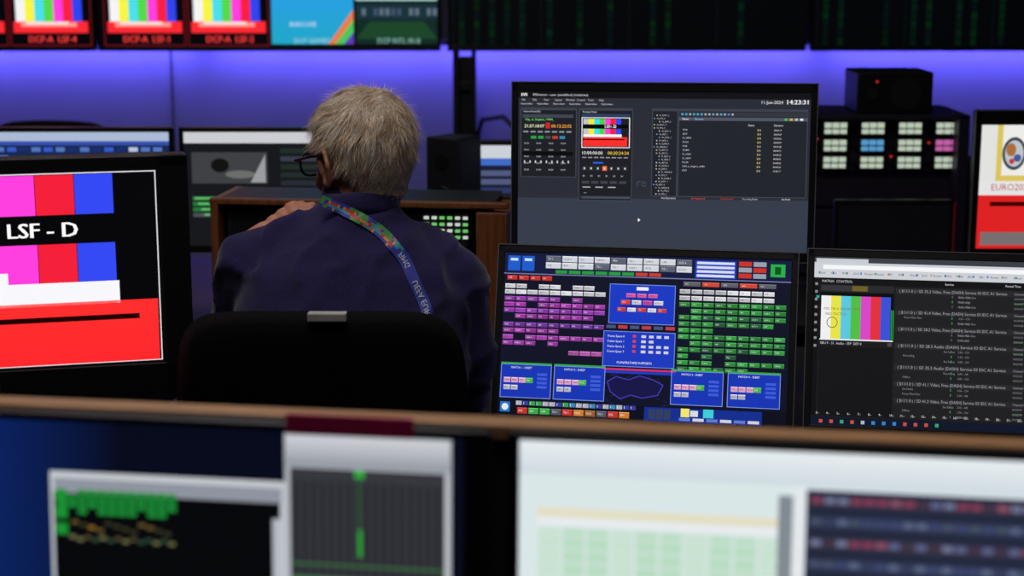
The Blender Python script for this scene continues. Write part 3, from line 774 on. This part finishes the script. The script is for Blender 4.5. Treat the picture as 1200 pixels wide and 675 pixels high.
chainb(g, [((-.018, .081, -.063), .005), ((0, .088, -.063), .007), ((.018, .081, -.063), .005)], pre=HM)
nk0 = HM @ Vector((0, -.022, -.05))
chainb(g, [(nk0, .060), ((-.272, 3.035, 1.20), .057), ((-.275, 3.02, 1.15), .060)], seg=20)
head = remeshed('head', g, 0.0038, M_SKIN, 4); mp(head)
hb_bvh = BVHTree.FromPolygons([v.co.copy() for v in head.data.vertices], [list(p.vertices) for p in head.data.polygons])
ge, gi = G(), G()
for s in (-1, 1):
    blob(ge, (s*.030, .074, .006), .0125, pre=HM); blob(gi, (s*.030, .0835, .005), (.005, .0035, .005), pre=HM)
mp(add('eyes', ge.mesh('eyes'), m=mat('eye_white', (225, 220, 215), .2), smooth=True)); mp(add('irises', gi.mesh('irises'), m=mat('iris', (60, 70, 80), .2), smooth=True))
for s in (-1, 1):
    pts = []
    for i in range(28):
        a = 2*math.pi*i/28; cx, sx = math.cos(a), math.sin(a)
        pts.append(HM @ Vector((s*.034+.027*math.copysign(abs(cx)**.7, cx), .104-0.004*abs(cx), .003+.020*math.copysign(abs(sx)**.7, sx))))
    mp(tube('glasses_rim', pts, .0024, M_BLACK, cyclic=True))
    mp(tube('glasses_temple', [HM @ Vector(p) for p in ((s*.062, .100, .010), (s*.078, .090, .013), (s*.087, .03, .015), (s*.090, -.012, .013), (s*.086, -.030, -.006))], .0028, M_BLACK))
mp(tube('glasses_bridge', [HM @ Vector(p) for p in ((-.009, .105, .008), (0, .109, .011), (.009, .105, .008))], .002, M_BLACK))

# hair
HC = Vector((0, -.012, .015))
R3 = HM.to_3x3()
def hair_ok(d, pad=0):
    x, y, z = d
    w = 0.05*noise.noise(Vector((x*5, y*5, z*5)))
    y += w
    if z > .60: return y < .70
    if z > .26: return y < .30+(z-.26)*0.7
    if abs(x) > .62 and z < .20 and y > -.34: return False
    if z > -.02: return y < .10
    if z > -.40: return y < -.16
    if z > -.78: return y < -.44
    return False
bm = bmesh.new(); bmesh.ops.create_icosphere(bm, subdivisions=5, radius=1)
dele = []
def lift_at(d):
    l = 0.009+0.005*noise.noise(d*4)+0.002*noise.noise(d*12)
    if d.z > .1: l += 0.006*min(1, (d.z-.1)*2)
    return max(.004, l)
for v in bm.verts:
    d = v.co.normalized(); o = HM @ HC; dw = (R3 @ d)
    hit = hb_bvh.ray_cast(o+dw*0.2, -dw)
    r = (hit[0]-o).length if hit[0] else 0.08
    if not hair_ok(d): dele.append(v)
    v.co = o+dw*(r+lift_at(d))
bmesh.ops.delete(bm, geom=dele, context='VERTS')
M_HAIRB = mat('hair_base', (176, 154, 134), .8, var=.4, scale=250, bump=.5)
cap = from_bm('hair_base', bm, m=M_HAIRB, smooth=True); mp(cap)
verts, faces, cols_ = [], [], []
crown = Vector((0.15, -.50, .86)).normalized()
o = HM @ HC
cnt = 0
while cnt < 17000:
    d = Vector((random.gauss(0, 1), random.gauss(0, 1), random.gauss(0, 1))).normalized()
    if not hair_ok(d): continue
    cnt += 1
    dw = R3 @ d
    hit = hb_bvh.ray_cast(o+dw*0.2, -dw)
    if not hit[0]: continue
    lf = lift_at(d)
    root_p = hit[0]+dw*(lf*random.uniform(.5, 1.0))
    tan = d-crown; tan = tan-d*tan.dot(d)
    if tan.length < .15: tan += Vector((random.uniform(-1, 1), random.uniform(-1, 1), 0))
    tan.normalize()
    side = d.cross(tan)
    sw_ = 0.9*noise.noise(d*3.2+Vector((4, 0, 0)))+0.5*noise.noise(d*9)
    fly = random.random() < (.10 if d.z > .2 else .03)
    up = .16+.14*noise.noise(d*7)+(.45 if fly else 0)
    dr = (tan+side*sw_+d*up+Vector([random.gauss(0, .11) for _ in range(3)])).normalized()
    L = random.uniform(.020, .036)*(0.6 if d.z < -.3 else 1)
    drw = R3 @ dr
    wv = drw.cross(dw)
    if wv.length < 1e-4: continue
    wv.normalize(); wd = random.uniform(.0003, .0006)
    n0 = len(verts); p = root_p.copy(); cur = drw.copy()
    for k in range(5):
        ww = wd*(1-k/4.6)
        verts.append(p-wv*ww); verts.append(p+wv*ww)
        nrm = (p-o).normalized()
        p = p+cur*(L/4); cur = (cur-nrm*(0.0 if fly else 0.10)+Vector((0, 0, -.04))).normalized()
    tone = noise.noise(d*6+Vector((9, 9, 9)))
    shade = random.choice([(240, 232, 222), (226, 214, 200), (210, 190, 168), (250, 246, 240)] if tone > -.1 else [(190, 164, 138), (172, 144, 118), (214, 198, 180), (150, 126, 106)])
    if fly: shade = (240, 205, 165)  # flyaways take an orange tint: warm light from above, painted into the strand colour
    for k in range(4):
        faces.append((n0+2*k, n0+2*k+1, n0+2*k+3, n0+2*k+2)); cols_.append(lin(shade))
me = bpy.data.meshes.new('hair_strands'); me.from_pydata(verts, [], faces)
ca = me.color_attributes.new('Col', 'FLOAT_COLOR', 'CORNER')
buf = []
for cc in cols_: buf.extend(cc*4)
ca.data.foreach_set('color', buf)
mh = bpy.data.materials.new('grey_blond_hair'); mh.use_nodes = True
nt = mh.node_tree; b = nt.nodes['Principled BSDF']; a = nt.nodes.new('ShaderNodeAttribute'); a.attribute_name = 'Col'
nt.links.new(a.outputs['Color'], b.inputs['Base Color']); b.inputs['Roughness'].default_value = .45
mp(add('hair_strands', me, m=mh))

# hands
def hand(name, W, side, curls, thumb=(.55, .75, -.45)):
    g = G()
    for i in range(5):
        for j in range(4):
            x = (-.028+i*.014)*side; y = .012+j*.022
            blob(g, (x*(.8+.06*j), y, 0.002-.002*abs(i-2)), (.013, .017, .013), pre=W)
    chainb(g, [((0, -.03, 0), .026), ((0, .01, 0), .025)], pre=W)
    for i, (x, y0, L) in enumerate(((.029, .082, .072), (.010, .088, .080), (-.010, .084, .074), (-.029, .074, .058))):
        p = Vector((x*side, y0, 0.002)); ang = 0; pts = [(p.copy(), .0098)]
        spread = x*1.6*side
        for k, fr in enumerate((.44, .32, .24)):
            ang += curls[k]
            p = p+Vector((spread*.3, math.cos(ang), -math.sin(ang)))*L*fr
            pts.append((p.copy(), .0092-.0009*k))
        chainb(g, pts, pre=W, seg=10)
    t = Vector(thumb).normalized(); t.x *= side
    p0 = Vector((.026*side, .022, -.004)); p1 = p0+t*.034; t2 = (t+Vector((-.15*side, .35, -.1))).normalized(); p2 = p1+t2*.030; p3 = p2+t2*.020
    chainb(g, [(p0, .014), (p1, .0115), (p2, .0105), (p3, .0085)], pre=W, seg=10)
    return mp(remeshed(name, g, 0.0026, M_SKIN, 3))
def frame(orig, ydir, zdir):
    y = Vector(ydir).normalized(); z = Vector(zdir); z = (z-y*z.dot(y)).normalized(); x = y.cross(z)
    return Matrix(((x.x, y.x, z.x, orig[0]), (x.y, y.y, z.y, orig[1]), (x.z, y.z, z.z, orig[2]), (0, 0, 0, 1)))
hand('left_hand', frame((-.478, 3.208, 1.122), (.80, .12, .52), (-.30, -.45, .80)), 1, (rad(28), rad(48), rad(35)))
hand('right_hand', frame((-.19, 3.365, .798), (-.35, .9, -.05), (0, 0, 1)), -1, (rad(18), rad(25), rad(18)))

# lanyard draped over the back
P = [(-.335, 1.228), (-.305, 1.216), (-.262, 1.196), (-.225, 1.170), (-.192, 1.135), (-.168, 1.09), (-.145, 1.04), (-.128, .98), (-.12, .90), (-.118, .80)]
def cr(t):
    t = max(0, min(t, len(P)-1.0001)); i = int(t); f = t-i
    p = [Vector((P[max(0, min(len(P)-1, i+k))][0], 0, P[max(0, min(len(P)-1, i+k))][1])) for k in (-1, 0, 1, 2)]
    return 0.5*((2*p[1])+(p[2]-p[0])*f+(2*p[0]-5*p[1]+4*p[2]-p[3])*f*f+(3*p[1]-p[0]-3*p[2]+p[3])*f**3)
NS = 120; tab = [(0.0, cr(0))]; 
for i in range(1, NS+1):
    q = cr((len(P)-1)*i/NS); tab.append((tab[-1][0]+(q-tab[-1][1]).length, q))
LT = tab[-1][0]
def on_strap(s, w):
    s = max(0, min(LT*.9999, s))
    lo, hi = 0, NS
    while hi-lo > 1:
        m_ = (lo+hi)//2
        if tab[m_][0] <= s: lo = m_
        else: hi = m_
    a, b_ = tab[lo], tab[hi]; f = (s-a[0])/max(1e-9, b_[0]-a[0]); p = a[1].lerp(b_[1], f); d = (b_[1]-a[1]).normalized()
    n = Vector((d.z, 0, -d.x))
    q = p-n*w
    h = bvh.ray_cast(Vector((q.x, 2.4, q.z)), Vector((0, 1, 0)))
    y = h[0].y if h[0] else 3.0
    return Vector((q.x, y, q.z))
def strap_pt(s, w, off):
    q = on_strap(s, w); q0 = on_strap(s, 0)
    y = min(q.y, q0.y+abs(w)*0.8)
    if q.z > 1.19: y = min(y, 2.958+(q.z-1.19)*0.2)
    return Vector((q.x, y-0.003-off, q.z))
HW = .0094
bm = bmesh.new(); N = 150; rows_ = []
for i in range(N+1):
    s = LT*i/N; rows_.append([bm.verts.new(strap_pt(s, w, 0)) for w in (-HW, -HW/2, 0, HW/2, HW)])
for i in range(N):
    for k in range(4): bm.faces.new((rows_[i][k], rows_[i][k+1], rows_[i+1][k+1], rows_[i+1][k]))
M_LB = mat('strap_blue', (44, 58, 170), .6, scale=300, bump=.2)
strap = from_bm('lanyard_strap', bm, m=M_LB, smooth=True)
pal = [M_LB, mat('strap_green', (60, 150, 70), .6), mat('strap_red', (205, 50, 40), .6), mat('strap_orange', (225, 150, 50), .6), mat('strap_cyan', (60, 150, 170), .6)]
for q in pal[1:]: strap.data.materials.append(q)
for i in range(N):
    s = i/N
    for k in range(4):
        idx = 0
        if s < .27+.015*k:
            v = noise.noise(Vector((i*.13+k*.3, k*.5, 2)))
            idx = 1 if v < -.15 else (0 if v < .04 else (3 if v < .12 else (2 if v < .3 else 4)))
        strap.data.polygons[i*4+k].material_index = idx
mp(strap)
M_PR = mat('white_print', (225, 225, 235), .6)
k = 0.0095/0.7
for nm, txt, s0, kk in (('strap_lettering', 'UEFA EURO2024', LT*.42, 1.0), ('strap_lettering_small', 'FIMG', LT*.32, .95)):
    vs, fs, w = text_geo(txt)
    vv = [strap_pt(s0+a*k*kk, -(b2*k*kk-0.0048*kk), 0.0014) for a, b2 in vs]
    me = bpy.data.meshes.new(nm); me.from_pydata(vv, [], fs)
    mp(add(nm, me, m=M_PR))

# ------------------------------------------------------------ lights
def area(name, loc, rot, sx, sy, power, col, parent=None):
    L = bpy.data.lights.new(name, 'AREA'); L.shape = 'RECTANGLE'; L.size = sx; L.size_y = sy; L.energy = power; L.color = col
    o = bpy.data.objects.new(name, L); COL.objects.link(o); o.location = loc; o.rotation_euler = rot
    if parent: o.parent = parent
    return o
for (x, y, p, c_) in ((-0.5, 2.55, 17, (1, .93, .86)), (0.2, 1.2, 9, (1, .93, .88)), (-1.2, 4.3, 3, (.9, .9, 1))):
    root = empty('ceiling_light', (x, y, 3.17))
    box('housing', (0.66, 0.66, 0.05), (0, 0, 0), M_DARK, root)
    area('lamp', (0, 0, -0.03), (0, 0, 0), 0.6, 0.6, p, c_, root)
root = empty('led_strip_light', (0, 6.085, 1.325))
box('profile', (6.6, 0.02, 0.012), (0, 0, 0.008), M_METAL, root, 0.001)
for i in range(3):
    area('led', (-2.2+i*2.2, 0, 0), (rad(14), 0, 0), 2.15, 0.016, 6.5, (.17, .14, 1.0), root)

w = bpy.data.worlds.new('World'); S.world = w; w.use_nodes = True
w.node_tree.nodes['Background'].inputs[0].default_value = (.25, .27, .5, 1); w.node_tree.nodes['Background'].inputs[1].default_value = 0.02

# ------------------------------------------------------------ camera
cam = bpy.data.cameras.new('camera'); co = bpy.data.objects.new('camera', cam); COL.objects.link(co)
co.location = (0, 0, 1.66); co.rotation_euler = (rad(90-11.24), 0, 0)
cam.sensor_width = 36; cam.lens = 60; cam.clip_start = 0.05
cam.dof.use_dof = True; cam.dof.focus_distance = 3.15; cam.dof.aperture_fstop = 3.4
S.camera = co
